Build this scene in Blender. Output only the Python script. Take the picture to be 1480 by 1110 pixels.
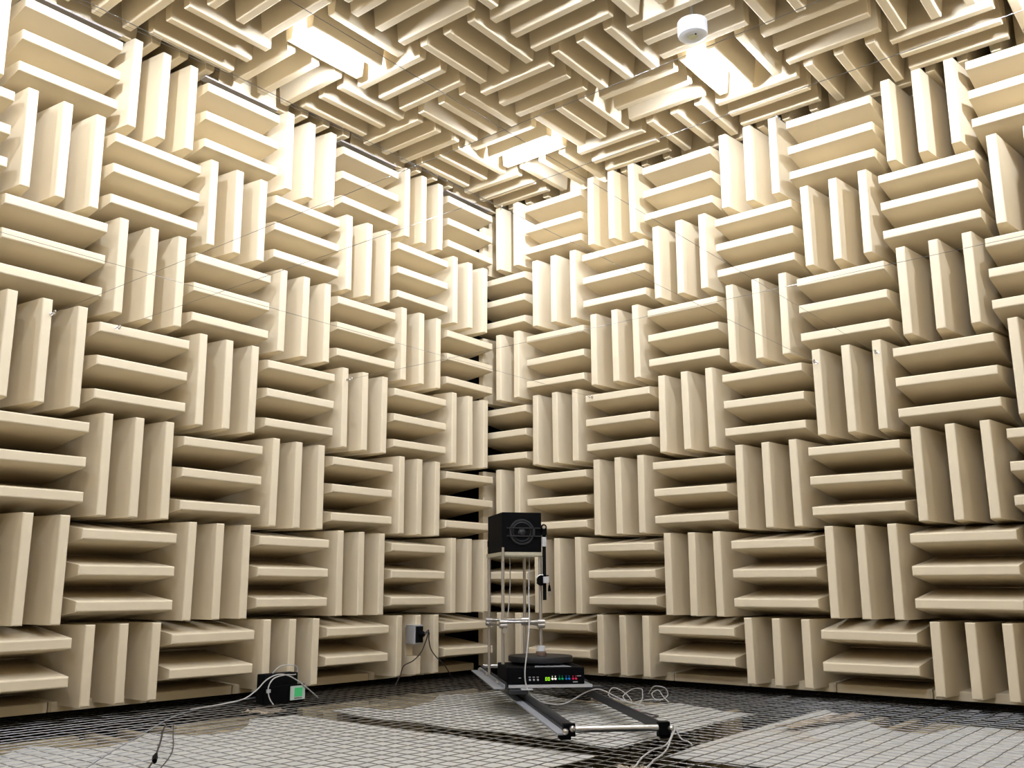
import bpy, bmesh, math, random
from mathutils import Vector, Matrix
random.seed(7)
for o in list(bpy.data.objects): bpy.data.objects.remove(o)
scene = bpy.context.scene
COL = scene.collection
S = 0.6                     # one wedge block is 0.6 m square; all layout below is in blocks
ZN = -6.87                  # height of the wire floor, in blocks below the ceiling tips
def P(x, y, z): return Vector((x*S, y*S, (z-ZN)*S))

# ------------------------------------------------------------------ camera
yaw, pitch, foc = 3.8387, 0.2000, 1343.3
fwd = Vector((math.cos(yaw)*math.cos(pitch), math.sin(yaw)*math.cos(pitch), math.sin(pitch)))
rgt = fwd.cross(Vector((0, 0, 1))).normalized(); upv = rgt.cross(fwd)
cam = bpy.data.cameras.new('camera'); co = bpy.data.objects.new('camera', cam); COL.objects.link(co)
M = Matrix((rgt, upv, -fwd)).transposed().to_4x4(); M.translation = P(10.271, 8.507, -5.667)
co.matrix_world = M
cam.sensor_width = 36; cam.lens = foc/1480*36
cam.shift_x = (740-706.62)/1480; cam.shift_y = (577.37-555)/1480
cam.clip_start = 0.05
scene.camera = co
# ------------------------------------------------------------------ world and exposure
w = bpy.data.worlds.new('world'); scene.world = w; w.use_nodes = True
w.node_tree.nodes['Background'].inputs[0].default_value = (0.9, 0.93, 1, 1)
w.node_tree.nodes['Background'].inputs[1].default_value = 0.0
vs = scene.view_settings; vs.view_transform = 'Standard'; vs.look = 'None'; vs.gamma = 1; vs.use_curve_mapping = False
vs.exposure = -0.27
LAMP = 1700.0                 # emission of every ceiling lamp

# ------------------------------------------------------------------ materials
def mat(name, col, rough=0.6, metal=0.0, noise=0.0, nscale=8, bump=0.0, bscale=300, emit=None, estr=0, rnd=0.0, spec=0.5):
    m = bpy.data.materials.new(name); m.use_nodes = True
    nt = m.node_tree; b = nt.nodes['Principled BSDF']
    b.inputs['Base Color'].default_value = (*col, 1); b.inputs['Roughness'].default_value = rough
    b.inputs['Metallic'].default_value = metal; b.inputs['Specular IOR Level'].default_value = spec
    if noise or rnd:
        mix = nt.nodes.new('ShaderNodeMix'); mix.data_type = 'RGBA'; mix.blend_type = 'MULTIPLY'
        mix.inputs[0].default_value = 1; mix.inputs[6].default_value = (*col, 1)
        if noise:
            tc = nt.nodes.new('ShaderNodeTexCoord'); n = nt.nodes.new('ShaderNodeTexNoise')
            n.inputs['Scale'].default_value = nscale; n.inputs['Detail'].default_value = 4
            nt.links.new(tc.outputs['Object'], n.inputs['Vector'])
            mr = nt.nodes.new('ShaderNodeMapRange'); mr.inputs[1].default_value = .3; mr.inputs[2].default_value = .7
            mr.inputs[3].default_value = 1-noise; mr.inputs[4].default_value = 1
            nt.links.new(n.outputs['Fac'], mr.inputs[0]); last = mr.outputs[0]
        if rnd:
            oi = nt.nodes.new('ShaderNodeObjectInfo'); m2 = nt.nodes.new('ShaderNodeMapRange')
            m2.inputs[3].default_value = 1-rnd; m2.inputs[4].default_value = 1
            nt.links.new(oi.outputs['Random'], m2.inputs[0])
            if noise:
                mm = nt.nodes.new('ShaderNodeMath'); mm.operation = 'MULTIPLY'
                nt.links.new(last, mm.inputs[0]); nt.links.new(m2.outputs[0], mm.inputs[1]); last = mm.outputs[0]
            else: last = m2.outputs[0]
        cr = nt.nodes.new('ShaderNodeCombineColor')
        for i in range(3): nt.links.new(last, cr.inputs[i])
        nt.links.new(cr.outputs[0], mix.inputs[7]); nt.links.new(mix.outputs[2], b.inputs['Base Color'])
    if bump:
        tc = nt.nodes.new('ShaderNodeTexCoord'); n = nt.nodes.new('ShaderNodeTexNoise'); n.inputs['Scale'].default_value = bscale
        bp = nt.nodes.new('ShaderNodeBump'); bp.inputs['Strength'].default_value = bump; bp.inputs['Distance'].default_value = 0.002
        nt.links.new(tc.outputs['Object'], n.inputs['Vector']); nt.links.new(n.outputs['Fac'], bp.inputs['Height'])
        nt.links.new(bp.outputs[0], b.inputs['Normal'])
    if emit: b.inputs['Emission Color'].default_value = (*emit, 1); b.inputs['Emission Strength'].default_value = estr
    return m
M_FOAM = mat('cream_wedge_cloth', (.69, .588, .41), .9, noise=.06, nscale=5, bump=.15, bscale=260, rnd=.05, spec=.2)
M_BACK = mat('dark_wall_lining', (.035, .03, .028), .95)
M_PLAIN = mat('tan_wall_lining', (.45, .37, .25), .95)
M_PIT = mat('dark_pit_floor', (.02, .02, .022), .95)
M_SHEET = mat('off_white_dust_sheet', (.52, .505, .45), .95, noise=.10, nscale=2.2, bump=.2, bscale=120)
def stain(m, col, scale, lo, hi):
    nt = m.node_tree; b = nt.nodes['Principled BSDF']; src = b.inputs['Base Color'].links[0].from_socket
    tc = nt.nodes.new('ShaderNodeTexCoord'); n = nt.nodes.new('ShaderNodeTexNoise'); n.inputs['Scale'].default_value = scale; n.inputs['Detail'].default_value = 6
    n.inputs['Distortion'].default_value = 1.2
    mr = nt.nodes.new('ShaderNodeMapRange'); mr.inputs[1].default_value = lo; mr.inputs[2].default_value = hi
    mx = nt.nodes.new('ShaderNodeMix'); mx.data_type = 'RGBA'; mx.inputs[7].default_value = (*col, 1)
    nt.links.new(tc.outputs['Object'], n.inputs['Vector']); nt.links.new(n.outputs['Fac'], mr.inputs[0]); nt.links.new(mr.outputs[0], mx.inputs[0])
    nt.links.new(src, mx.inputs[6]); nt.links.new(mx.outputs[2], b.inputs['Base Color'])
stain(M_SHEET, (.40, .29, .17), 1.1, .60, .80)
M_WIRE = mat('galvanised_wire', (.30, .295, .285), .36, metal=.95)
M_BLACK = mat('black_paint', (.003, .003, .0035), .6, spec=.04)
M_BLACKM = mat('matt_black', (.005, .005, .005), .85, spec=.05)
M_CONE = mat('dark_grey_cone', (.016, .016, .017), .5, spec=.3)
M_RUB = mat('black_rubber', (.008, .008, .009), .45, spec=.25)
M_STEEL = mat('bright_steel', (.62, .60, .57), .28, metal=1)
M_THREAD = mat('threaded_rod_steel', (.42, .38, .33), .45, metal=.8)
M_GREY = mat('grey_painted_steel', (.30, .31, .33), .45, metal=.3)
M_DKSTEEL = mat('dark_anodised_steel', (.022, .023, .025), .45, spec=.3)
M_BEIGE = mat('beige_board', (.42, .38, .27), .7)
M_ALU = mat('cast_aluminium', (.62, .63, .65), .4, metal=.6)
M_WCABLE = mat('pale_grey_cable', (.42, .405, .375), .5)
M_BCABLE = mat('black_cable', (.03, .022, .018), .5)
M_WHITE = mat('white_plastic', (.62, .64, .66), .4)
M_LAMP = mat('lit_diffuser', (.9, .9, .9), .5, emit=(.90, .97, 1.14), estr=LAMP)
M_RAIL = mat('dull_metal_channel', (.34, .31, .28), .6, metal=.2)
M_FLOORFOAM = mat('brown_floor_foam', (.42, .34, .20), .95, noise=.5, nscale=6)  # floor wedges: darker, browner and blotchier than the wall wedge cloth
M_LCD = mat('green_lcd', (.04, .35, .12), .3, emit=(.05, .42, .13), estr=.35)
M_PANEL = mat('pale_green_panel', (.50, .58, .50), .5)
def led(n, c, s): return mat(n, c, .4, emit=c, estr=s)
M_YG = led('yellow_green_led', (.40, .9, .02), .55); M_WL = led('white_led', (1, .95, .8), .6)
M_GL = led('green_led', (.0, .25, .08), .4); M_BL = led('blue_led', (.0, .12, .36), .4); M_RL = led('red_led', (.45, .01, .05), .45)
M_PRINT = mat('white_print', (.45, .45, .45), .5)

# ------------------------------------------------------------------ mesh helpers
class MB:
    def __init__(s): s.v = []; s.f = []
    def add(s, vs, fs):
        n = len(s.v); s.v += [tuple(v) for v in vs]; s.f += [tuple(i+n for i in f) for f in fs]; return s
    def box(s, x0, x1, y0, y1, z0, z1, T=None, bev=0):
        bm = bmesh.new(); bmesh.ops.create_cube(bm, size=1)
        for v in bm.verts:
            v.co = Vector(((v.co.x+.5)*(x1-x0)+x0, (v.co.y+.5)*(y1-y0)+y0, (v.co.z+.5)*(z1-z0)+z0))
        if bev: bmesh.ops.bevel(bm, geom=bm.edges[:], offset=bev, segments=2, affect='EDGES', profile=.6)
        bm.verts.index_update()
        s.add([(T @ v.co if T else v.co) for v in bm.verts], [[v.index for v in f.verts] for f in bm.faces]); bm.free(); return s
    def tube(s, pts, r, n=6, closed=False, cap=True):
        pts = [Vector(p) for p in pts]; m = len(pts); base = len(s.v); up = None
        for i, p in enumerate(pts):
            d = (pts[min(i+1, m-1)] - pts[max(i-1, 0)]).normalized()
            if up is None:
                up = Vector((0, 0, 1)) if abs(d.z) < .9 else Vector((1, 0, 0))
            a = d.cross(up)
            if a.length < 1e-4: a = d.cross(Vector((0, 1, 0)))
            a.normalize(); b = d.cross(a); up = -b
            rr = r[i] if isinstance(r, (list, tuple)) else r
            for k in range(n):
                t = 2*math.pi*k/n; s.v.append(tuple(p + a*math.cos(t)*rr + b*math.sin(t)*rr))
        for i in range(m-1):
            for k in range(n):
                s.f.append((base+i*n+k, base+i*n+(k+1) % n, base+(i+1)*n+(k+1) % n, base+(i+1)*n+k))
        if cap: s.f.append(tuple(base+k for k in range(n))[::-1]); s.f.append(tuple(base+(m-1)*n+k for k in range(n)))
        return s
    def lathe(s, prof, c=(0, 0, 0), ax='z', n=32, T=None):
        base = len(s.v); c = Vector(c)
        for r, h in prof:
            for k in range(n):
                t = 2*math.pi*k/n; q = (r*math.cos(t), r*math.sin(t), h)
                if ax == 'x': q = (h, q[0], q[1])
                if ax == 'y': q = (q[0], h, q[1])
                q = Vector(q)+c; s.v.append(tuple(T @ q if T else q))
        for i in range(len(prof)-1):
            for k in range(n):
                s.f.append((base+i*n+k, base+i*n+(k+1) % n, base+(i+1)*n+(k+1) % n, base+(i+1)*n+k))
        s.f.append(tuple(base+k for k in range(n))); s.f.append(tuple(base+(len(prof)-1)*n+k for k in range(n)))
        return s
    def mesh(s, name, material, smooth=False):
        me = bpy.data.meshes.new(name); me.from_pydata(s.v, [], s.f); me.materials.append(material)
        bm = bmesh.new(); bm.from_mesh(me); bmesh.ops.recalc_face_normals(bm, faces=bm.faces[:]); bm.to_mesh(me); bm.free()
        if smooth:
            for p in me.polygons: p.use_smooth = True
            me.set_sharp_from_angle(angle=math.radians(38))
        me.update(); return me
    def build(s, name, material, parent=None, smooth=False):
        o = bpy.data.objects.new(name, s.mesh(name, material, smooth)); COL.objects.link(o)
        if parent: o.parent = parent; o.matrix_parent_inverse = Matrix.Identity(4)
        return o
def tag(o, label=None, cat=None, group=None, kind=None):
    if label: o['label'] = label
    if cat: o['category'] = cat
    if group: o['group'] = group
    if kind: o['kind'] = kind
    return o
def empty(name, loc, rz=0):
    o = bpy.data.objects.new(name, None); COL.objects.link(o); o.location = loc; o.rotation_euler = (0, 0, rz)
    o.empty_display_size = .1; return o
def inst(name, me, parent, mw):
    o = bpy.data.objects.new(name, me); COL.objects.link(o); o.parent = parent; o.matrix_local = mw; return o

# ------------------------------------------------------------------ wedge meshes
# local axes of a block: X along the wedges, Y across them, Z out of the wall (tips at Z=0, base at negative Z); metres
D_W, D_B = .92, 1.2         # depth of the tapered wedge and of its base (blocks)
def wedge_mb(mb, x0, x1, tip=.0, wid0=.094, wid1=.325, d1=D_W, yc=0.0):
    r = .011
    def wid(d): return wid0 + (wid1-wid0)*min(1, d/D_W)
    rings = [(tip, r), (tip+.0035, r*.35), (tip+r, 0), (d1, 0)]
    base = len(mb.v)
    for d, ins in rings:
        hw = wid(d)/2-ins; a, b = x0+ins, x1-ins
        if d == d1: a, b = x0, x1
        for x, y in ((a, -hw), (b, -hw), (b, hw), (a, hw)):
            mb.v.append((x*S, (y+yc)*S, -d*S))
    for i in range(len(rings)-1):
        for k in range(4):
            mb.f.append((base+i*4+k, base+i*4+(k+1) % 4, base+(i+1)*4+(k+1) % 4, base+(i+1)*4+k))
    mb.f.append(tuple(base+k for k in range(4)))
    n = base+(len(rings)-1)*4; mb.f.append((n, n+1, n+2, n+3))
def wedge_mesh(name, x0, x1, **k):
    mb = MB(); wedge_mb(mb, x0, x1, **k); return mb.mesh(name, M_FOAM)
LEN = .494
WEDGE = wedge_mesh('foam_wedge', -LEN, LEN)
WEDGE_CUT = wedge_mesh('foam_wedge_short', -LEN, .236)          # cut short above the floor; +X is downward for upright blocks
mb = MB(); wedge_mb(mb, -LEN, -.335); wedge_mb(mb, .015, .236); wedge_mb(mb, -.335, .015, tip=.16)
WEDGE_NOTCH = mb.mesh('foam_wedge_notched', M_FOAM)
mb = MB(); mb.box(-.495*S, .495*S, -.495*S, .495*S, -D_B*S, -(D_W-.01)*S); BASE = mb.mesh('foam_base', M_FOAM)
mb = MB(); mb.box(-.495*S, .495*S, -.295*S, .495*S, -D_B*S, -(D_W-.01)*S); BASE_CUT_H = mb.mesh('foam_base_short', M_FOAM)
mb = MB(); mb.box(-.495*S, .295*S, -.495*S, .495*S, -D_B*S, -(D_W-.01)*S); BASE_CUT_V = mb.mesh('foam_base_short', M_FOAM)
# footing strip along the floor (local: X along wall, Z out of wall, Y up)
def footing_mesh(h0, h1):
    mb = MB(); pts = []
    for x, ins in ((-.495, .02), (-.475, 0), (.475, 0), (.495, .02)):
        for d, z in ((.34+ins, -6.79), (.34+ins, h0), (.36+ins, h0+.008), (.93, h1), (.93, -6.79)):
            pts.append((x*S, (z+6.5)*S, -d*S))
    f = []
    for i in range(3):
        for k in range(5): f.append((i*5+k, i*5+(k+1) % 5, (i+1)*5+(k+1) % 5, (i+1)*5+k))
    f += [(0, 1, 2, 3, 4), (15, 16, 17, 18, 19)]
    mb.add(pts, f); return mb.mesh('foam_footing', M_FOAM)
FOOT = footing_mesh(-6.705, -6.672)

def frame(origin, xdir, ydir, zdir):
    m = Matrix((xdir, ydir, zdir)).transposed().to_4x4(); m.translation = origin; return m
X, Y, Z = Vector((1, 0, 0)), Vector((0, 1, 0)), Vector((0, 0, 1))
def block(parent, centre, along, across, out, cut=None, notch=False, footing=None, jit=.006, meshes=None):
    """one foam block: base plate with three wedges; along = direction of the wedges"""
    j = lambda a=jit: random.uniform(-a, a)
    c = centre + (along*j() + across*j() + out*j(jit*.8))*S
    fr = frame(c, along, across, out)
    bmesh_ = BASE if not cut else (BASE_CUT_V if cut == 'V' else BASE_CUT_H)
    if meshes: bmesh_ = meshes[0]
    b = bpy.data.objects.new('foam_wedge_block', bmesh_); COL.objects.link(b); b.parent = parent; b.matrix_local = fr
    for k in (-1, 0, 1):
        if cut == 'H' and k == -1: continue
        me = WEDGE if cut != 'V' else (WEDGE_NOTCH if (notch and k == 0) else WEDGE_CUT)
        if meshes: me = meshes[1]
        a = math.radians(random.uniform(-.5, .5))
        inst('foam_wedge', me, b, Matrix.Translation((j(.003)*S, k*S/3+j(.004)*S, j(.004)*S)) @ Matrix.Rotation(a, 4, 'Z'))
    if footing:
        inst('foam_footing', FOOT, b, fr.inverted() @ footing)
    return b

# ------------------------------------------------------------------ setting: shell
XE, YE = 12.4, 10.9
def slab(name, x0, x1, y0, y1, z0, z1, m):
    mb = MB(); a, b = P(x0, y0, z0), P(x1, y1, z1); mb.box(a.x, b.x, a.y, b.y, a.z, b.z)
    return tag(mb.build(name, m), kind='structure')
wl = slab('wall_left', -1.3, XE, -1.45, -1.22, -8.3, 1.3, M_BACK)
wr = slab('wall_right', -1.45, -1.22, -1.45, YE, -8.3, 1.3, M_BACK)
wb = slab('wall_back', XE, XE+.2, -1.45, YE, -8.3, 1.3, M_PLAIN)
wn = slab('wall_near', -1.45, XE+.2, YE, YE+.2, -8.3, 1.3, M_PLAIN)
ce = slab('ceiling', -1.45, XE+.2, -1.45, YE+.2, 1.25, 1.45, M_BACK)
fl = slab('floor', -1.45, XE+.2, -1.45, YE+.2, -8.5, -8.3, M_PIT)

# left wall blocks (tips in the plane y=0, facing +y): rows 0..6 down, columns from the corner
OL, OR = .015, .596
for r in range(7):
    for c in range(1, 13):
        uc = c-.5+OL; zc = -(r+.5)
        H = (c+r) % 2 == 1
        foot = frame(P(uc, 0, -6.5), -X, Z, Y) if r == 6 else None
        if H: block(wl, P(uc, 0, zc), -X, Z, Y, cut='H' if r == 6 else None, footing=foot)
        else: block(wl, P(uc, 0, zc), -Z, -X, Y, cut='V' if r == 6 else None, notch=(r == 6 and c == 2), footing=foot)
# right wall blocks (tips in the plane x=0, facing +x)
for r in range(7):
    for c in range(1, 12):
        vc = c-2+.5+OR; zc = -(r+.5)
        H = (c+r) % 2 == 0
        foot = frame(P(0, vc, -6.5), Y, Z, X) if r == 6 else None
        if H: block(wr, P(0, vc, zc), Y, Z, X, cut='H' if r == 6 else None, footing=foot)
        else: block(wr, P(0, vc, zc), -Z, Y, X, cut='V' if r == 6 else None, footing=foot)
# ceiling blocks (tips in the plane z=0, facing down)
for i in range(-1, 12):
    for j in range(-1, 10):
        c = P(i-.15+.5, j+.05+.5, 0)
        if (i+j) % 2: block(ce, c, X, -Y, -Z)
        else: block(ce, c, Y, X, -Z)

# ------------------------------------------------------------------ floor wedges under the net edge
FLOOR_MESHES = [BASE.copy(), WEDGE.copy()]
for me in FLOOR_MESHES: me.materials.clear(); me.materials.append(M_FLOORFOAM)
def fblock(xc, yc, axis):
    if axis == 'x': block(fl, P(xc, yc, -7.0), X, Y, Z, jit=.02, meshes=FLOOR_MESHES)
    else: block(fl, P(xc, yc, -7.0), Y, -X, Z, jit=.02, meshes=FLOOR_MESHES)
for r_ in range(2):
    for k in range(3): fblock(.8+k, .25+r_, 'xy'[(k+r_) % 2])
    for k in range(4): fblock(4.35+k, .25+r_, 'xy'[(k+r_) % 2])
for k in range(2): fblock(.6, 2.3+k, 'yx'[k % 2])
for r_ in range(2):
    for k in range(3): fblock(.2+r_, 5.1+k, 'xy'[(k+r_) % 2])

# ------------------------------------------------------------------ dust sheets over the floor wedges
from mathutils import noise as mnoise
def lerp_list(L, t):
    for (a, va), (b, vb) in zip(L, L[1:]):
        if a <= t <= b: return va+(vb-va)*(t-a)/(b-a+1e-9)
    return L[-1][1] if t > L[-1][0] else L[0][1]
def sheet(name, label, xl, xr, yl, yr, n=56, seed=0):
    """xl: list (y, x) of the near-wall edge; yl: list (x, y); xr, yr: the straight edges along the channels"""
    mb = MB(); top = []; th = .006
    for lay in (0, 1):
        for a in range(n+1):
            for b in range(n+1):
                s, t = a/n, b/n
                x, y = s*(xr-.0), t*(yr-.0)
                xx0 = lerp_list(xl, yl[0][1]+(yr-yl[0][1])*t); yy0 = lerp_list(yl, xl[0][1]+(xr-xl[0][1])*s)
                x = xx0+(xr-xx0)*s; y = yy0+(yr-yy0)*t
                h = mnoise.noise(Vector((x*1.3+seed, y*1.3, 0)))*.018+mnoise.noise(Vector((x*5, y*5+seed, 3)))*.004
                mb.v.append(tuple(P(x, y, -6.965+h-th*lay)))
    N = (n+1)*(n+1)
    for a in range(n):
        for b in range(n):
            q = (a*(n+1)+b, (a+1)*(n+1)+b, (a+1)*(n+1)+b+1, a*(n+1)+b+1)
            mb.f.append(q); mb.f.append(tuple(i+N for i in q[::-1]))
    ring = [a*(n+1) for a in range(n+1)] + [n*(n+1)+b for b in range(1, n+1)] + [a*(n+1)+n for a in range(n-1, -1, -1)] + [b for b in range(n-1, 0, -1)]
    for i in range(len(ring)):
        a, b = ring[i], ring[(i+1) % len(ring)]; mb.f.append((a, b, b+N, a+N))
    return tag(mb.build(name, M_SHEET, smooth=True), label, 'sheet', 'dust sheets spread under the wire floor')
sheet('dust_sheet', 'off-white sheet under the net in the far corner, beneath the rails and turntable',
      [(.3, .62), (.8, .35), (1.6, .62), (2.3, 1.0), (2.9, .9), (3.05, .25), (3.5, .45), (3.9, .7), (4.1, .62)], 3.36,
      [(.3, .8), (.45, .36), (1.0, .62), (1.4, .57), (1.57, .27), (2.1, .7), (2.75, .95), (2.9, .9), (3.0, .45), (3.36, .52)], 4.1, seed=1)
sheet('dust_sheet', 'off-white sheet under the net along the left wall, with two thin leads lying on it',
      [(.3, 3.75), (8, 3.86)], 9.6,
      [(3.75, .42), (4.25, .3), (4.55, .7), (4.83, .92), (5.15, .92), (5.35, .68), (5.42, .4), (5.75, .72), (6.1, .86), (6.31, .69), (6.45, .32), (6.8, .6), (7.3, .8), (9.6, .6)], 4.2, seed=5)
sheet('dust_sheet', 'off-white brown-stained sheet under the net along the right wall',
      [(4.5, -.2), (4.76, .08), (5.12, .35), (5.58, .98), (5.86, .92), (5.98, .2), (6.27, .12), (6.54, .35), (8.6, .4)], 3.42,
      [(-.2, 4.46), (3.5, 4.6)], 8.6, seed=9)
sheet('dust_sheet', 'off-white sheet corner under the net at the bottom edge, right of the centre cables',
      [(4.6, 4.0), (8.6, 4.1)], 9.6, [(4.0, 4.7), (9.6, 4.8)], 8.6, n=30, seed=12)

# ------------------------------------------------------------------ wire net floor
net = empty('wire_net_floor', P(0, 0, ZN)); tag(net, 'square-mesh steel wire net stretched across the room as a walking surface', 'net')
def wire_mesh(name, length, seed):
    rr = random.Random(seed); mb = MB(); pts = []; n = int(length/.14)
    for i in range(n+1):
        pts.append((i*length/n*S, rr.uniform(-.006, .006)*S, rr.uniform(-.003, .003)*S))
    mb.tube(pts, .0032*S, n=6); return mb.mesh(name, M_WIRE, True)
x0n, x1n, y0n, y1n, sp = -.8, 9.4, -.8, 8.4, .14
WX = [wire_mesh('wire', x1n-x0n, s) for s in (1, 2, 3)]; WY = [wire_mesh('wire', y1n-y0n, s) for s in (4, 5, 6)]
k = 0; y = y0n
while y <= y1n:
    o = inst('wire', WX[k % 3], net, Matrix.Translation(((x0n)*S, (y+random.uniform(-.006, .006))*S, 0))); y += sp; k += 1
x = x0n
while x <= x1n:
    o = inst('wire', WY[k % 3], net, Matrix.Translation(((x+random.uniform(-.006, .006))*S, y0n*S, -.003)) @ Matrix.Rotation(math.pi/2, 4, 'Z')); x += sp; k += 1

# ------------------------------------------------------------------ steel channel between wall and ceiling, over the level blocks
mb = MB()
for c in (1, 3, 5, 7, 9):
    a, b = P(c-1+OL-.0, -.16, -.032), P(c+OL, -.05, -.012); mb.box(a.x, b.x, a.y, b.y, a.z, b.z)
    a, b = P(c-1+OL, -.16, -.045), P(c+OL, -.145, .0)
tag(mb.build('trim_1', M_RAIL), kind='structure')

# ------------------------------------------------------------------ ceiling lamps, set between the first two wedges of a block
def lamp(cu, cv, label):
    i = math.floor(cu+.15); j = math.floor(cv-.05)
    t = empty('ceiling_lamp', P(cu, cv, .02)); tag(t, label, 'lamp', 'lamps set between the ceiling wedges')
    along_x = (i+j) % 2 == 1
    def bx(nm, m, l, wd, z0, z1):
        mb = MB(); L2, W2 = l*S/2, wd*S/2
        off = -1/6*S
        if along_x: mb.box(-L2, L2, off-W2, off+W2, z0*S, z1*S, bev=.006)
        else: mb.box(off-W2, off+W2, -L2, L2, z0*S, z1*S, bev=.006)
        return mb.build(nm, m, t)
    c = Vector((0, -S/6, 0)) if along_x else Vector((-S/6, 0, 0))
    prof = [(.001, -.037)]+[(.036*math.sin(math.radians(k)), -.036*math.cos(math.radians(k))) for k in range(20, 150, 18)]+[(.018, .045), (.018, .075)]
    m = MB(); m.lathe(prof, c=c+Vector((0, 0, -.045)), n=14); m.build('bulb', M_LAMP, t, True)
    m = MB(); m.lathe([(.001, 0), (.022, 0), (.026, .01), (.026, .07), (.012, .085), (.001, .085)], c=c+Vector((0, 0, .024)), n=16); m.build('lamp_holder', M_WHITE, t, True)
    m = MB(); m.tube([c+Vector((0, 0, .10)), c+Vector((0, 0, .60*1.2))], .009, 8); m.build('suspension_rod', M_STEEL, t)
names = {(1, 0): 'glowing lamp in the ceiling at upper left, near the left wall', (0, 0): 'glowing lamp in the ceiling nearest the room corner',
         (0, 1): 'glowing lamp in the ceiling at upper right, beside the smoke detector'}
ORD = ['first', 'second', 'third', 'fourth']
for a in range(4):
    for b in range(3):
        lamp(1.35+3*a, 1.55+3*b, names.get((a, b), 'ceiling lamp outside the picture, %s from the right wall, %s row from the left' % (ORD[a], ORD[b])))

# ------------------------------------------------------------------ smoke detector
t = empty('smoke_detector', P(2.46, 4.65, -.22)); tag(t, 'round white smoke detector hanging below the ceiling wedges', 'smoke detector')
mb = MB(); mb.lathe([(.001, .0), (.125*S*.8, .0), (.142*S, .008), (.148*S, .02), (.148*S, .095), (.13*S, .1), (.001, .1)], n=40); mb.build('body', M_WHITE, t, True)
mb = MB(); mb.lathe([(.001, -.006), (.02, -.006), (.03, .0), (.03, .002), (.001, .002)], n=20); mb.build('sensor', mat('yellowed_lens', (.45, .43, .25), .4), t, True)
mb = MB(); mb.lathe([(.001, -.003), (.005, -.003), (.005, .002), (.001, .002)], c=(.02, .03, 0), n=10); mb.build('indicator', M_BLACK, t)
mb = MB(); mb.tube([(0, 0, .1), (0, 0, .60)], .009, 8); mb.build('mounting_rod', M_WHITE, t)

# ------------------------------------------------------------------ measuring wires strung across the room, eye hooks on the wedge tips
ZH = -3.155
def strung(name, p, q, label):
    mb = MB(); n = 10; pts = []
    for i in range(n+1):
        s = i/n; v = P(*p).lerp(P(*q), s); v.z -= .012*4*s*(1-s)*S; pts.append(v)
    mb.tube(pts, .0013, n=4); tag(mb.build(name, M_WIRE), label, 'wire', 'thin wires strung across the room')
strung('strung_wire', (6.49, .075, ZH), (6.62, 10.8, ZH), 'thin wire strung from the leftmost hook on the left wall, rising to the top right')
strung('strung_wire', (5.85, .075, ZH), (5.96, 10.8, ZH), 'thin wire strung from the second hook on the left wall toward the upper right corner')
strung('strung_wire', (2.83, .075, ZH), (2.94, 10.8, ZH), 'thin wire strung from the third hook on the left wall, level across the right wall')
strung('strung_wire', (.075, 5.44, ZH), (12.3, 5.57, ZH), 'thin wire strung from the rightmost wall hook, passing under the middle lamp')
strung('strung_wire', (.075, 4.766, ZH), (12.3, 4.87, ZH), 'thin wire from the hook just left of the rightmost hook to the upper left')
strung('strung_wire', (.075, 1.72, ZH), (12.3, 1.82, ZH), 'thin wire strung from the hook nearest the corner on the right wall to the left')
strung('strung_wire', (.1, .17, -.035), (12.3, .20, -.02), 'thin wire running along the edge of the ceiling above the left wall')
def hook(p, out, label):
    t = empty('eye_hook', P(*p)); t.rotation_euler = (0, 0, math.atan2(out[1], out[0])); tag(t, label, 'hook', 'steel eye hooks for the strung wires')
    mb = MB(); mb.tube([(0, 0, 0), (.03, 0, 0)], .0035, 6); mb.lathe([(.001, 0), (.010, .0), (.010, .003), (.001, .003)], ax='x', n=12); mb.build('shank', M_STEEL, t)
    mb = MB(); pts = [(.043+.012*math.cos(a), 0, .012*math.sin(a)) for a in [i*2*math.pi/12 for i in range(13)]]; mb.tube(pts, .0035, 6); mb.build('eye', M_STEEL, t)
hook((6.49, .0, ZH), (0, 1), 'steel eye hook on an upright wedge, farthest left on the left wall')
hook((5.85, .0, ZH), (0, 1), 'steel eye hook on a level wedge, second from the left on the left wall')
hook((2.83, .0, ZH), (0, 1), 'steel eye hook on the left wall nearest the corner')
hook((.0, 1.72, ZH), (1, 0), 'steel eye hook on the right wall nearest the corner')
hook((.0, 4.766, ZH), (1, 0), 'steel eye hook on the right wall, left one of the close pair')
hook((.0, 5.44, ZH), (1, 0), 'steel eye hook on the right wall, right one of the close pair')
hook((.02, .17, -.035), (1, 1), 'steel eye hook at the top of the corner between the walls')
hook((.0, 4.53, -.06), (1, 0), 'steel eye hook at the top of the right wall under the right lamp')

# ------------------------------------------------------------------ rail track under the turntable
# layout frame: origin at the near end of the left rail, a toward the right rail, b toward the camera, h up from the net
class FR_: pass
def setframe(ox, oy, e2, oa=0, ob=0):
    l = math.hypot(*e2); FR_.e2 = (e2[0]/l, e2[1]/l); FR_.e1 = (-e2[1]/l, e2[0]/l); FR_.o = (ox, oy); FR_.ab = (oa, ob)
    FR_.ang = math.atan2(FR_.e1[1], FR_.e1[0])
def grp(name, label, cat, group=None):
    t = empty(name, P(*FR_.o, ZN), FR_.ang); tag(t, label, cat, group); return t
def L(a, b, h): return Vector(((a-FR_.ab[0])*S, -(b-FR_.ab[1])*S, h*S))
def W(a, b, h):
    a -= FR_.ab[0]; b -= FR_.ab[1]
    return (FR_.o[0]+FR_.e1[0]*a+FR_.e2[0]*b, FR_.o[1]+FR_.e1[1]*a+FR_.e2[1]*b, ZN+h)
def lbox(a0, a1, b0, b1, h0, h1, bev=0):
    p, q = L(a0, b0, h0), L(a1, b1, h1)
    return MB().box(min(p.x, q.x), max(p.x, q.x), min(p.y, q.y), max(p.y, q.y), h0*S, h1*S, bev=bev)
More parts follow.
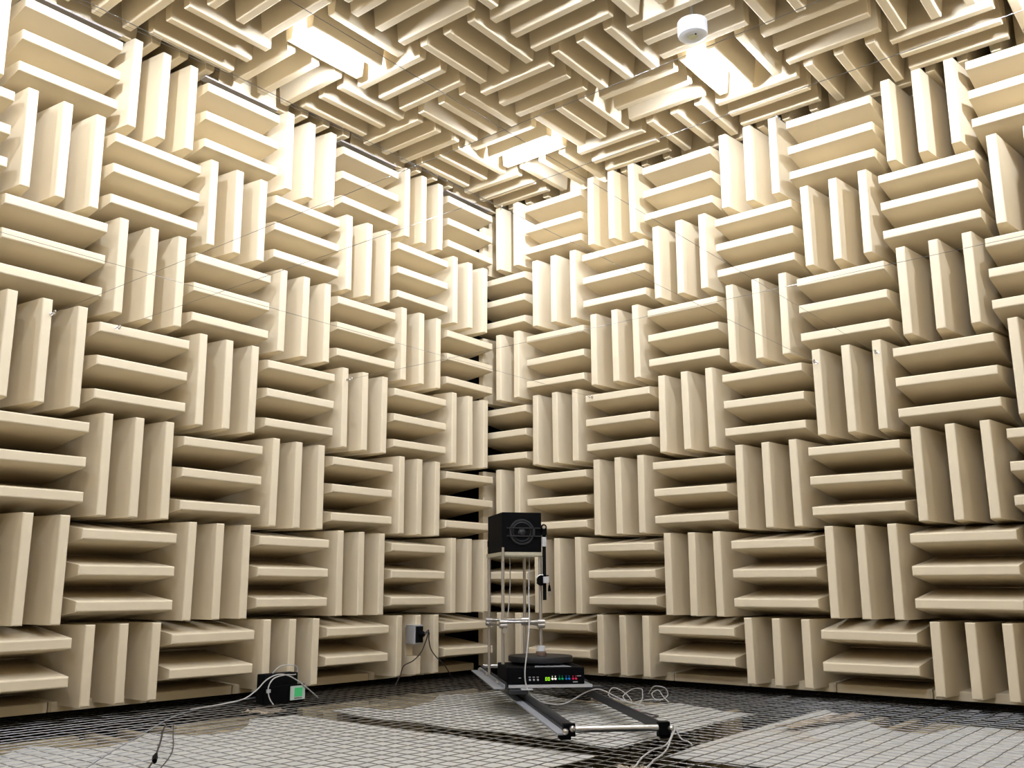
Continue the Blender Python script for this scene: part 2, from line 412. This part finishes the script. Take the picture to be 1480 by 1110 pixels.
setframe(3.82, 3.98, (.68, .733))
rt = grp('rail_track', 'pair of dark angle rails on the net joined by a steel tube', 'rails')
RA = .76; RL = -4.0
for a, sg, mm in ((.0, -1, M_GREY), (RA, 1, M_DKSTEEL)):
    m = lbox(min(a, a+sg*.12), max(a, a+sg*.12), RL, 0, .045, .058)
    q = lbox(a-.008, a+.008, RL, 0, .045, .125); m.add(q.v, q.f); m.build('rail', mm, rt)
m = lbox(-.014, -.009, RL+.01, -.01, .058, .127); q = lbox(-.045, -.0145, RL+.01, -.01, .058, .066); m.add(q.v, q.f); q = lbox(-.009, .012, RL+.01, -.01, .1255, .129); m.add(q.v, q.f)
m.build('rail_lining', M_DKSTEEL, rt)
for a in (-.05, RA+.02):
    lbox(a-.045, a+.045, -.13, -.02, .004, .045, bev=.003).build('foot', M_BLACKM, rt)
for a in (-.045, RA-.02):
    lbox(a-.03, a+.065, -.03, .03, .035, .135, bev=.003).build('end_block', M_BLACK, rt)
for a in (-.04, RA+.03): lbox(a-.045, a+.045, RL, RL+.1, .004, .045).build('foot', M_BLACKM, rt)
for bb in (.0, RL+.1):
    m = MB(); m.tube([L(.0, bb, .088), L(RA, bb, .088)], .026*S, 16); m.build('cross_tube', M_STEEL, rt, True)
for a, b, h in ((-.005, .03, .095), (-.062, .03, .075), (RA+.05, .03, .085)):
    m = MB(); m.lathe([(.001, .018), (.008, .017), (.014, .009), (.016, 0), (.001, 0)], c=(0, 0, 0), ax='y', n=14)
    c = L(a, b, h); m.v = [(x+c.x, c.y-y_, z+c.z) for x, y_, z in m.v]; m.build('bolt', M_STEEL, rt, True)

# turntable
tt = grp('turntable', 'black turntable box with coloured buttons on a steel carriage over the rails', 'turntable')
lbox(-.19, .70, -3.3, -2.24, .197, .212).build('carriage_plate', M_GREY, tt)
lbox(-.19, .70, -2.24, -2.225, .184, .214).build('plate_lip', M_ALU, tt)
# raised bracket rail on the left with bolts, rollers on the rails
m = lbox(-.345, -.235, -4.40, -2.2, .175, .187); q = lbox(-.243, -.228, -4.40, -2.2, .187, .22); m.add(q.v, q.f); m.build('bracket_rail', M_GREY, tt)
lbox(-.225, -.21, -4.40, -2.2, .175, .24).build('bracket_web', M_DKSTEEL, tt)
for b in (-4.25, -3.55, -2.62):
    m = MB(); m.lathe([(.001, 0), (.016, 0), (.016, .010), (.006, .016), (.001, .016)], c=L(-.25, b, .20), n=12); m.build('bolt', M_STEEL, tt, True)
m = MB(); m.tube([L(-.22, -4.2, .25), L(.62, -4.2, .25)], .022*S, 12); m.build('rear_tube', M_STEEL, tt, True)
for a, b in ((-.10, -2.2), (-.10, -3.2), (RA, -2.5), (RA, -3.2)):
    lbox(a-.09, a+.10, b-.09, b+.07, .131, .17, bev=.003).build('slide_clamp', M_DKSTEEL, tt)
lbox(-.07, .05, -2.19, -2.12, .171, .182, bev=.001).build('clamp_top', M_ALU, tt)
lbox(-.21, -.10, -2.9, -2.3, .170, .184).build('bracket_link', M_GREY, tt)
BF = -2.26
body = lbox(-.20, .625, -3.0, BF, .214, .385, bev=.006).build('body', M_BLACK, tt)
dc = (.245, -2.76)
m = MB(); m.lathe([(.001, .0), (.30*S, 0), (.355*S, .012), (.355*S, .040), (.348*S, .046), (.001, .048)], c=L(dc[0], dc[1], .396), n=64); disc = m.build('platter', M_RUB, tt, True)
m = MB(); m.lathe([(.001, 0), (.17*S, 0), (.17*S, .052*S), (.001, .052*S)], c=L(dc[0], dc[1], .383), n=32); m.build('hub', M_BLACKM, tt, True)
# reflective strip under the platter's front edge: pale scale plate on the box top
m = MB(); q = [L(a, BF+b, h) for h in (.3852, .389) for a, b in ((.10, -.04), (.49, -.04), (.43, -.42), (.17, -.42))]
m.add(q, [(0, 1, 2, 3), (4, 5, 6, 7), (0, 1, 5, 4), (1, 2, 6, 5), (2, 3, 7, 6), (3, 0, 4, 7)]); sc = m.build('scale_plate', mat('pale_scale_plate', (.80, .82, .84), .2, metal=.6), body)
for k in range(6):
    lbox(.17+k*.04, .176+k*.04, BF-.38, BF-.08, .3891, .3895).build('scale_mark', M_BLACK, body)
def front(nm, a, h, wd, ht, m_, par, d=.006):
    return lbox(a-wd/2, a+wd/2, BF, BF+d, h-ht/2, h+ht/2).build(nm, m_, par)
def knob(a, h, r, m_, nm='knob'):
    m = MB(); c = L(a, BF, h); m.lathe([(.001, -.012), (r*.8, -.012), (r, -.009), (r, .0), (.001, .0)], c=c, ax='y', n=14); return m.build(nm, m_, tt, True)
DA, DH = -.035, -.064
for a in (.075, .117, .159): knob(a+DA, .325+DH, .0065, M_ALU); front('print_mark', a+DA, .352+DH, .022, .006, M_PRINT, body)
front('print_mark', -.03+DA, .345+DH, .024, .007, M_PRINT, body); front('print_mark', .60+DA, .36+DH, .045, .006, M_PRINT, body); front('print_mark', .56+DA, .30+DH, .05, .012, M_GREY, body)
front('display', .262+DA, .333+DH, .056, .046, M_BLACKM, tt)
def digit0(a, h):
    m = MB()
    for q in (lbox(a-.010, a-.005, BF+.008, BF+.012, h-.017, h+.017), lbox(a+.005, a+.010, BF+.008, BF+.012, h-.017, h+.017),
              lbox(a-.010, a+.010, BF+.008, BF+.012, h+.012, h+.017), lbox(a-.010, a+.010, BF+.008, BF+.012, h-.017, h-.012)): m.add(q.v, q.f)
    m.build('digit', M_YG, tt)
digit0(.249+DA, .333+DH); digit0(.276+DA, .333+DH)
for a, mm in ((.315, M_WL), (.347, M_WL), (.390, M_GL), (.421, M_GL), (.462, M_BL), (.494, M_BL), (.535, M_RL), (.566, M_RL)):
    knob(a+DA, .333+DH, .0065, mm, 'button'); front('print_mark', a+DA, .358+DH, .008, .008, mm, body)

# ------------------------------------------------------------------ loudspeaker stand of threaded rods
c_ = W(.25, -2.74, 0)
setframe(c_[0], c_[1], (.615, .789), .315, -2.0)
st = grp('speaker_stand', 'open stand of four threaded rods carrying a beige board over the turntable', 'stand')
HT = 1.555                                     # underside of the beige board above the net
FR, FLp, BL, BR = (.315, -2.0), (-.115, -2.0), (-.115, -2.72), (.315, -2.72)
for (a, b), h0, r, m_ in ((FR, .57, .022, M_THREAD), (FLp, .386, .020, M_THREAD), (BL, .205, .020, M_THREAD), (BR, .205, .020, M_THREAD)):
    n = 60; pts = []; rr = []
    for i in range(n*2):
        h = h0+(HT-h0)*i/(n*2-1); pts.append(L(a, b, h)); rr.append(r*S*(1 if i % 2 else .86))
    m = MB(); m.tube(pts, rr, 8); m.build('threaded_rod', m_, st, True)
m = MB(); m.lathe([(.001, 0), (.058*S, 0), (.058*S, .065*S), (.05*S, .075*S), (.001, .08*S)], c=L(*FR, .444), n=20); m.build('collar', mat('brown_bakelite', (.13, .085, .06), .5), st, True)
m = MB(); m.lathe([(.001, 0), (.042*S, 0), (.042*S, .055*S), (.001, .06*S)], c=L(*FR, .521), n=16); m.build('lock_nut', M_WHITE, st, True)
lbox(FLp[0]-.025, FR[0]+.035, BL[1]-.04, FR[1]+.04, HT, HT+.04).build('top_board', M_BEIGE, st)
lbox(FLp[0]-.02, FR[0]+.02, FR[1]+.005, FR[1]+.03, HT-.012, HT-.001).build('board_edge', M_BEIGE, st)
m = MB(); m.tube([L(FLp[0]-.01, FR[1]+.055, HT-.06), L(FLp[0]-.01, FR[1]+.055, HT+.09)], .014*S, 8); m.build('board_pin', M_STEEL, st)
def bar(p, q, r=.016, mat_=M_STEEL, nm='cross_bar'):
    m = MB(); m.tube([L(*p), L(*q)], r*S, 10); return m.build(nm, mat_, st, True)
HB = .835
bar((FLp[0]-.03, FLp[1]+.03, HB), (FR[0]+.04, FR[1]+.03, HB)); bar((BL[0]-.03, BL[1]+.03, HB), (BR[0]+.03, BR[1]+.03, HB))
bar((BL[0], BL[1], HB-.035), (FLp[0], FLp[1]+.02, HB-.035), mat_=M_THREAD); bar((BR[0], BR[1], HB-.035), (FR[0], FR[1], HB-.035), mat_=M_THREAD)
for a, b in (FR, FLp, BL, BR):
    for h in (HB, HB-.04):
        m = MB(); m.tube([L(a-.045, b+.03, h), L(a+.035, b+.03, h)], .027*S, 10); m.build('clamp', M_STEEL if h == HB else M_THREAD, st, True)
m = MB(); m.lathe([(.001, 0), (.03*S, 0), (.03*S, .01), (.001, .012)], c=L(FLp[0]+.01, FLp[1]+.06, HB-.09), ax='y', n=14); m.build('clamp_wheel', M_STEEL, st, True)
# black upright rod with protractor clamp on the right
RX, RB = .350, -1.95
lbox(RX-.018, RX+.018, RB-.012, RB+.012, 1.07, 1.60).build('black_upright', M_BLACKM, st)
m = MB(); m.lathe([(.001, 0), (.058*S, 0), (.058*S, .012), (.001, .014)], c=L(RX-.05, RB+.05, 1.285), ax='y', n=28); m.build('graduated_disc', M_BLACK, st, True)
m = MB(); pts = [L(RX-.05, RB+.055, 1.285)+Vector((.060*S*math.cos(t), 0, .060*S*math.sin(t))) for t in [math.radians(70+i*11) for i in range(13)]]; m.tube(pts, .006*S, 6); m.build('disc_rim', M_STEEL, st)
lbox(RX-.03, RX+.035, RB+.015, RB+.07, 1.255, 1.325, bev=.003).build('clamp_body', M_ALU, st)
lbox(RX-.06, RX+.04, RB+.01, RB+.03, 1.33, 1.343).build('clamp_bar', M_BLACK, st)

# loudspeaker
sp_ = grp('loudspeaker', 'black box loudspeaker with a round driver standing on the beige board', 'loudspeaker')
H0 = HT+.042; H1 = H0+.44; F = FR[1]+.035; A0, A1 = FLp[0]-.015, FR[0]+.01
lbox(A0, A1, F-.76, F, H0, H1, bev=.004).build('cabinet', M_BLACK, sp_)
cx, ch = (A0+A1)/2, (H0+H1)/2+.0
def ly(prof, nm, m_):
    m = MB(); m.lathe([(r*S, -h*S) for r, h in prof], c=L(cx, F, ch), ax='y', n=48); return m.build(nm, m_, sp_, True)
ly([(.001, 0), (.145, 0), (.145, .006), (.140, .012), (.125, .012), (.121, .004), (.001, .004)], 'driver_rim', M_CONE)
ly([(.001, .004), (.117, .004), (.113, .016), (.104, .020), (.094, .014), (.09, .005), (.001, .005)], 'surround', M_RUB)
ly([(.001, .006), (.088, .010), (.05, .006), (.001, .006)], 'cone', M_BLACKM)
ly([(.001, .03), (.02, .028), (.038, .02), (.046, .006), (.001, .006)], 'dust_cap', M_CONE)
for h in (ch+.045, ch-.045):
    lbox(cx-.18, A1-.005, F+.022, F+.030, h-.006, h+.006).build('guard_bar', M_CONE, sp_)
lbox(cx+.12, cx+.145, F+.005, F+.03, ch-.05, ch+.05).build('guard_post', M_CONE, sp_)
# clamps by the cabinet's right edge
m = MB(); m.lathe([(.001, 0), (.018*S, 0), (.020*S, .010), (.012*S, .02), (.001, .022)], c=L(RX-.01, RB+.04, ch+.055), ax='y', n=16)
m.build('clamp_knob', M_STEEL, st, True)
m = MB(); m.tube([L(RX-.01, RB+.03, ch+.055)+Vector((.026*S*math.cos(t), 0, .026*S*math.sin(t))) for t in [i*math.pi/8 for i in range(17)]], .006, 6); m.build('knob_ring', M_BLACK, st, True)
lbox(RX-.025, RX+.025, RB-.03, RB+.03, ch-.03, ch+.05).build('clamp_body', M_BLACK, st)
lbox(RX-.03, RX+.018, RB-.0, RB+.035, ch-.16, ch-.055, bev=.003).build('bracket', M_ALU, st)
lbox(RX-.018, RX+.018, RB-.012, RB+.012, 1.6, ch-.03).build('black_upright', M_BLACKM, st)

# hanging plug
pl = grp('hanging_plug', 'small black and silver microphone plug hanging right of the stand', 'plug')
m = MB(); m.lathe([(.001, 0), (.016*S, .0), (.018*S, .015*S), (.012*S, .06*S), (.004*S, .075*S), (.001, .078*S)], c=L(.400, -1.93, 1.165), n=12); m.build('sleeve', M_BLACK, pl, True)
m = MB(); m.lathe([(.001, -.055*S), (.008*S, -.055*S), (.010*S, -.03*S), (.012*S, 0), (.001, .001)], c=L(.400, -1.93, 1.165), n=12); m.build('tip', M_STEEL, pl, True)
m = MB(); m.tube([L(.400, -1.93, 1.24), L(.395, -1.92, 1.27), L(.385, -1.90, 1.29)], .003, 5); m.build('lead', M_BLACK, pl)

# ------------------------------------------------------------------ cables
def smooth_pts(pts, n=6):
    out = []
    for i in range(len(pts)-1):
        p0 = pts[max(i-1, 0)]; p1 = pts[i]; p2 = pts[i+1]; p3 = pts[min(i+2, len(pts)-1)]
        for k in range(n):
            t = k/n; out.append(.5*((2*p1)+(p2-p0)*t+(2*p0-5*p1+4*p2-p3)*t*t+(3*p1-p0-3*p2+p3)*t**3))
    out.append(pts[-1]); return out
def cable(name, pts, r, m_, label, group=None, world=True, floor=True):
    V = [P(x, y, ZN+.012+h) if floor else P(x, y, h) for x, y, h in pts]
    mb = MB(); mb.tube(smooth_pts(V), r, 6); return tag(mb.build(name, m_, smooth=True), label, 'cable', group)
setframe(3.82, 3.98, (.68, .733))
cable('signal_cable', [W(.15, -2.86, 1.55), W(.13, -2.8, 1.2), W(.09, -2.55, .90), W(.04, -2.32, .70), W(.0, -2.22, .50), W(-.02, -2.20, .36), W(-.015, -2.19, .24), W(.02, -2.17, .14), W(.10, -2.16, .07),
      W(.22, -2.2, .03), W(.38, -2.22, .02), W(.52, -2.26, .07), W(.66, -2.28, .135), W(.8, -2.3, .15), W(.98, -2.3, .07), W(1.1, -2.25, .02), W(1.2, -2.05, .015)],
      .0042, M_WCABLE, 'pale grey cable hanging from the loudspeaker down over the turntable front', floor=False)
cable('signal_cable', [W(-.04, -3.1, 1.55), W(-.04, -3.08, 1.25), W(-.05, -3.1, 1.05), W(-.07, -3.08, .88)], .004, M_WCABLE,
      'short pale cable hanging inside the open speaker stand', floor=False)
COILS = 'loose white cables on the net'
cable('white_cable', [(1.6, 3.35, 0), (1.47, 2.85, .04), (1.3, 2.72, .09), (1.1, 2.66, .10), (1.15, 2.82, .06), (1.28, 2.98, 0), (1.5, 3.1, 0), (1.45, 2.98, .05), (1.3, 2.93, .08), (1.05, 2.87, .10), (.85, 2.85, .08), (.95, 2.92, .04), (1.1, 3.0, 0), (1.45, 3.12, 0), (1.5, 3.2, 0), (1.2, 3.06, 0), (1.05, 3.08, 0), (1.05, 3.2, 0)],
      .0031, M_WCABLE, 'white cable lying in loose loops on the net right of the rails')
cable('white_cable', [(.72, 2.86, .02), (.86, 3.0, .11), (.9, 3.09, .13), (.88, 3.17, .11), (.83, 3.17, .04), (.92, 3.16, 0), (.98, 3.1, 0), (.85, 2.98, .03), (.8, 2.98, .06), (.78, 3.03, .07), (.88, 3.14, .02), (1.12, 3.34, 0)],
      .0031, M_WCABLE, 'white cable standing in a ring on the net, farthest right')
B = 'white cables bunched at the near rail end'
cable('white_cable', [(3.16, 4.53, .09), (3.27, 4.60, .07), (3.45, 4.66, .02), (3.74, 4.79, 0), (4.03, 4.9, 0), (4.21, 4.95, 0), (4.39, 5.02, 0), (4.7, 5.12, 0)], .0038, M_WCABLE,
      'white cable from the near end of the right rail, right strand of the bunch')
cable('white_cable', [(3.16, 4.53, .08), (3.27, 4.58, .05), (3.5, 4.67, .01), (3.69, 4.72, 0), (3.84, 4.73, 0), (4.08, 4.80, 0), (4.29, 4.88, 0), (4.49, 4.97, 0), (4.75, 5.06, 0)], .0038, M_WCABLE,
      'white cable from the near end of the right rail, left strand of the bunch')
cable('white_cable', [(3.14, 4.55, .08), (3.2, 4.58, .05), (3.24, 4.64, 0), (3.32, 4.74, 0), (3.45, 4.85, 0)], .0034, M_WCABLE, 'short white cable trailing right from the near end of the right rail')
cable('black_cable', [(2.31, 3.63, .05), (2.40, 3.78, .04), (2.40, 3.87, .02), (2.30, 3.89, .02), (2.12, 3.74, 0), (2.05, 3.6, 0), (2.04, 3.5, 0)], .0045, M_BCABLE, 'black cable loop beside the right rail')
m = MB(); m.box(-.012, .03, -.012, .012, 0, .02, T=Matrix.Translation(P(2.33, 3.66, ZN+.04)) @ Matrix.Rotation(.9, 4, 'Z'), bev=.002)
tag(m.build('red_connector', mat('red_plastic', (.5, .02, .05), .4)), 'small red connector lying by the right rail', 'connector')
cable('thin_lead', [(3.9, -.1, .04), (4.4, -.12, 0), (4.84, .12, 0), (5.23, .41, 0), (5.83, 1.02, 0), (6.45, 1.65, 0), (6.97, 2.21, 0)], .0028, M_GREY, 'thin grey lead running from the display box to the lower left')
cable('thin_lead', [(5.54, .86, .03), (5.69, 1.06, 0), (5.94, 1.45, 0), (6.26, 1.93, 0), (6.44, 2.2, 0), (6.9, 2.8, 0)], .0042, M_BCABLE, 'black twisted lead on the left sheet, ending in a black plug')
m = MB(); m.tube([P(6.36, 2.08, ZN+.02), P(6.44, 2.2, ZN+.02), P(6.52, 2.33, ZN+.02)], [.006, .012, .010], 8); tag(m.build('lead_plug', M_BLACK, smooth=True), 'black plug on the twisted lead at the lower left', 'plug')
cable('thin_lead', [(5.54, .98, .03), (5.76, 1.33, 0), (6.06, 1.82, 0), (6.36, 2.25, 0), (6.9, 2.9, 0)], .0026, M_BCABLE, 'thin dark lead curving right of the black plug')

# ------------------------------------------------------------------ scraps of old foam cloth lying under the net
def scrap(x, y, lx, ly, rz, seed, label):
    rr = random.Random(seed); mb = MB(); n = 10; c = P(x, y, -6.94); T = Matrix.Translation(c) @ Matrix.Rotation(rz, 4, 'Z')
    for lay in (0, 1):
        for a in range(n+1):
            for b in range(n+1):
                u, v = a/n-.5, b/n-.5; e = 1+.25*mnoise.noise(Vector((u*4+seed, v*4, 1)))
                h = .022*mnoise.noise(Vector((u*6, v*6, seed)))+.014
                mb.v.append(tuple(T @ Vector((u*lx*S*e, v*ly*S*e, h-.006*lay))))
    N = (n+1)**2
    for a in range(n):
        for b in range(n):
            q = (a*(n+1)+b, (a+1)*(n+1)+b, (a+1)*(n+1)+b+1, a*(n+1)+b+1); mb.f.append(q); mb.f.append(tuple(i+N for i in q[::-1]))
    ring = [a*(n+1) for a in range(n+1)] + [n*(n+1)+b for b in range(1, n+1)] + [a*(n+1)+n for a in range(n-1, -1, -1)] + [b for b in range(n-1, 0, -1)]
    for i in range(len(ring)):
        a, b = ring[i], ring[(i+1) % len(ring)]; mb.f.append((a, b, b+N, a+N))
    return tag(mb.build('cloth_scrap', M_SCRAP), label, 'cloth scrap', 'scraps under the net')
M_SCRAP = mat('tan_scrap_cloth', (.46, .37, .25), .95, noise=.35, nscale=9)
scrap(.95, 4.93, 1.3, .15, 2.98, 3, 'crumpled tan scrap of cloth on the sheet along the right wall')
scrap(4.4, 4.9, .42, .22, .6, 5, 'tan scrap of cloth under the net beside the bunched white cables')
scrap(4.0, .2, .35, .3, .2, 8, 'small tan tuft of cloth under the net in front of the display box')

# ------------------------------------------------------------------ black display box by the left wall
db = empty('display_box', P(3.75, .2, ZN+.005)); tag(db, 'black equipment box with a small green display at the foot of the left wall', 'equipment box')
m = MB(); m.box(-.20*S, .235*S, -.17*S, -.03*S, 0, .30*S, bev=.006); m.build('case', M_BLACKM, db)
m = MB(); m.box(-.26*S, .275*S, -.03*S, .02*S, .0, .18*S, bev=.005); m.build('front_case', M_BLACK, db)
m = MB(); m.box(-.255*S, -.06*S, .021*S, .034*S, .02*S, .165*S, bev=.002); pn = m.build('control_panel', M_PANEL, db)
m = MB(); m.box(-.215*S, -.11*S, .034*S, .038*S, .055*S, .145*S); m.build('screen', M_LCD, pn)
for k in range(6):
    m = MB(); m.box((-.21+k*.018)*S, (-.202+k*.018)*S, .034*S, .040*S, .035*S, .043*S); m.build('button', M_BLACK, pn)
m = MB(); m.box(.20*S, .25*S, .02*S, .03*S, .12*S, .155*S); m.build('white_socket', M_PRINT, db)
cable('box_cable', [(3.86, .13, -6.56), (3.8, .15, -6.50), (3.71, .15, -6.485), (3.6, .15, -6.49), (3.54, .15, -6.53), (3.56, .15, -6.58), (3.63, .2, -6.585), (3.8, .25, -6.575), (3.95, .27, -6.6), (4.02, .28, -6.68), (4.02, .3, -6.78), (3.98, .32, -6.855)], .004, M_WCABLE,
      'pale cable looping above the black display box', floor=False)
cable('box_cable', [(4.75, .0, -6.856), (4.36, .24, -6.79), (4.16, .25, -6.71), (4.03, .25, -6.61), (3.89, .25, -6.565), (3.76, .25, -6.58), (3.61, .25, -6.65), (3.45, .24, -6.75), (3.3, .22, -6.85)], .004, M_WCABLE,
      'long pale cable arching over the black display box', floor=False)

# ------------------------------------------------------------------ socket box on the short upright wedge
ob = empty('socket_box', P(1.53, .0, -6.24)); tag(ob, 'small aluminium socket box with a black plug set into an upright wedge near the corner', 'socket box')
m = MB(); m.box(-.075*S, .085*S, -.12*S, .03*S, -.125*S, .115*S, bev=.006); m.build('case', M_ALU, ob)
m = MB(); m.box(-.065*S, .06*S, .031*S, .042*S, -.105*S, .095*S, bev=.002); m.build('face_plate', M_BLACKM, ob)
m = MB(); m.lathe([(.001, 0), (.042*S, 0), (.036*S, .05*S), (.02*S, .07*S), (.001, .072*S)], c=(-.015*S, .042*S, 0), ax='y', n=16); m.build('plug', M_BLACK, ob, True)
cable('power_cord', [(1.51, .11, -6.235), (1.46, .13, -6.19), (1.44, .10, -6.25), (1.46, .07, -6.36), (1.53, .065, -6.47), (1.66, .06, -6.56), (1.82, .06, -6.61), (1.88, .06, -6.72), (1.95, .04, -6.85)], .0045, M_BCABLE,
      'black cord hanging left from the aluminium socket box', floor=False)
cable('power_cord', [(1.50, .11, -6.24), (1.45, .13, -6.22), (1.42, .10, -6.3), (1.36, .08, -6.43), (1.24, .07, -6.54), (1.12, .06, -6.61), (1.0, .05, -6.72), (.9, .05, -6.85)], .0045, M_BCABLE,
      'black cord hanging right from the aluminium socket box', floor=False)
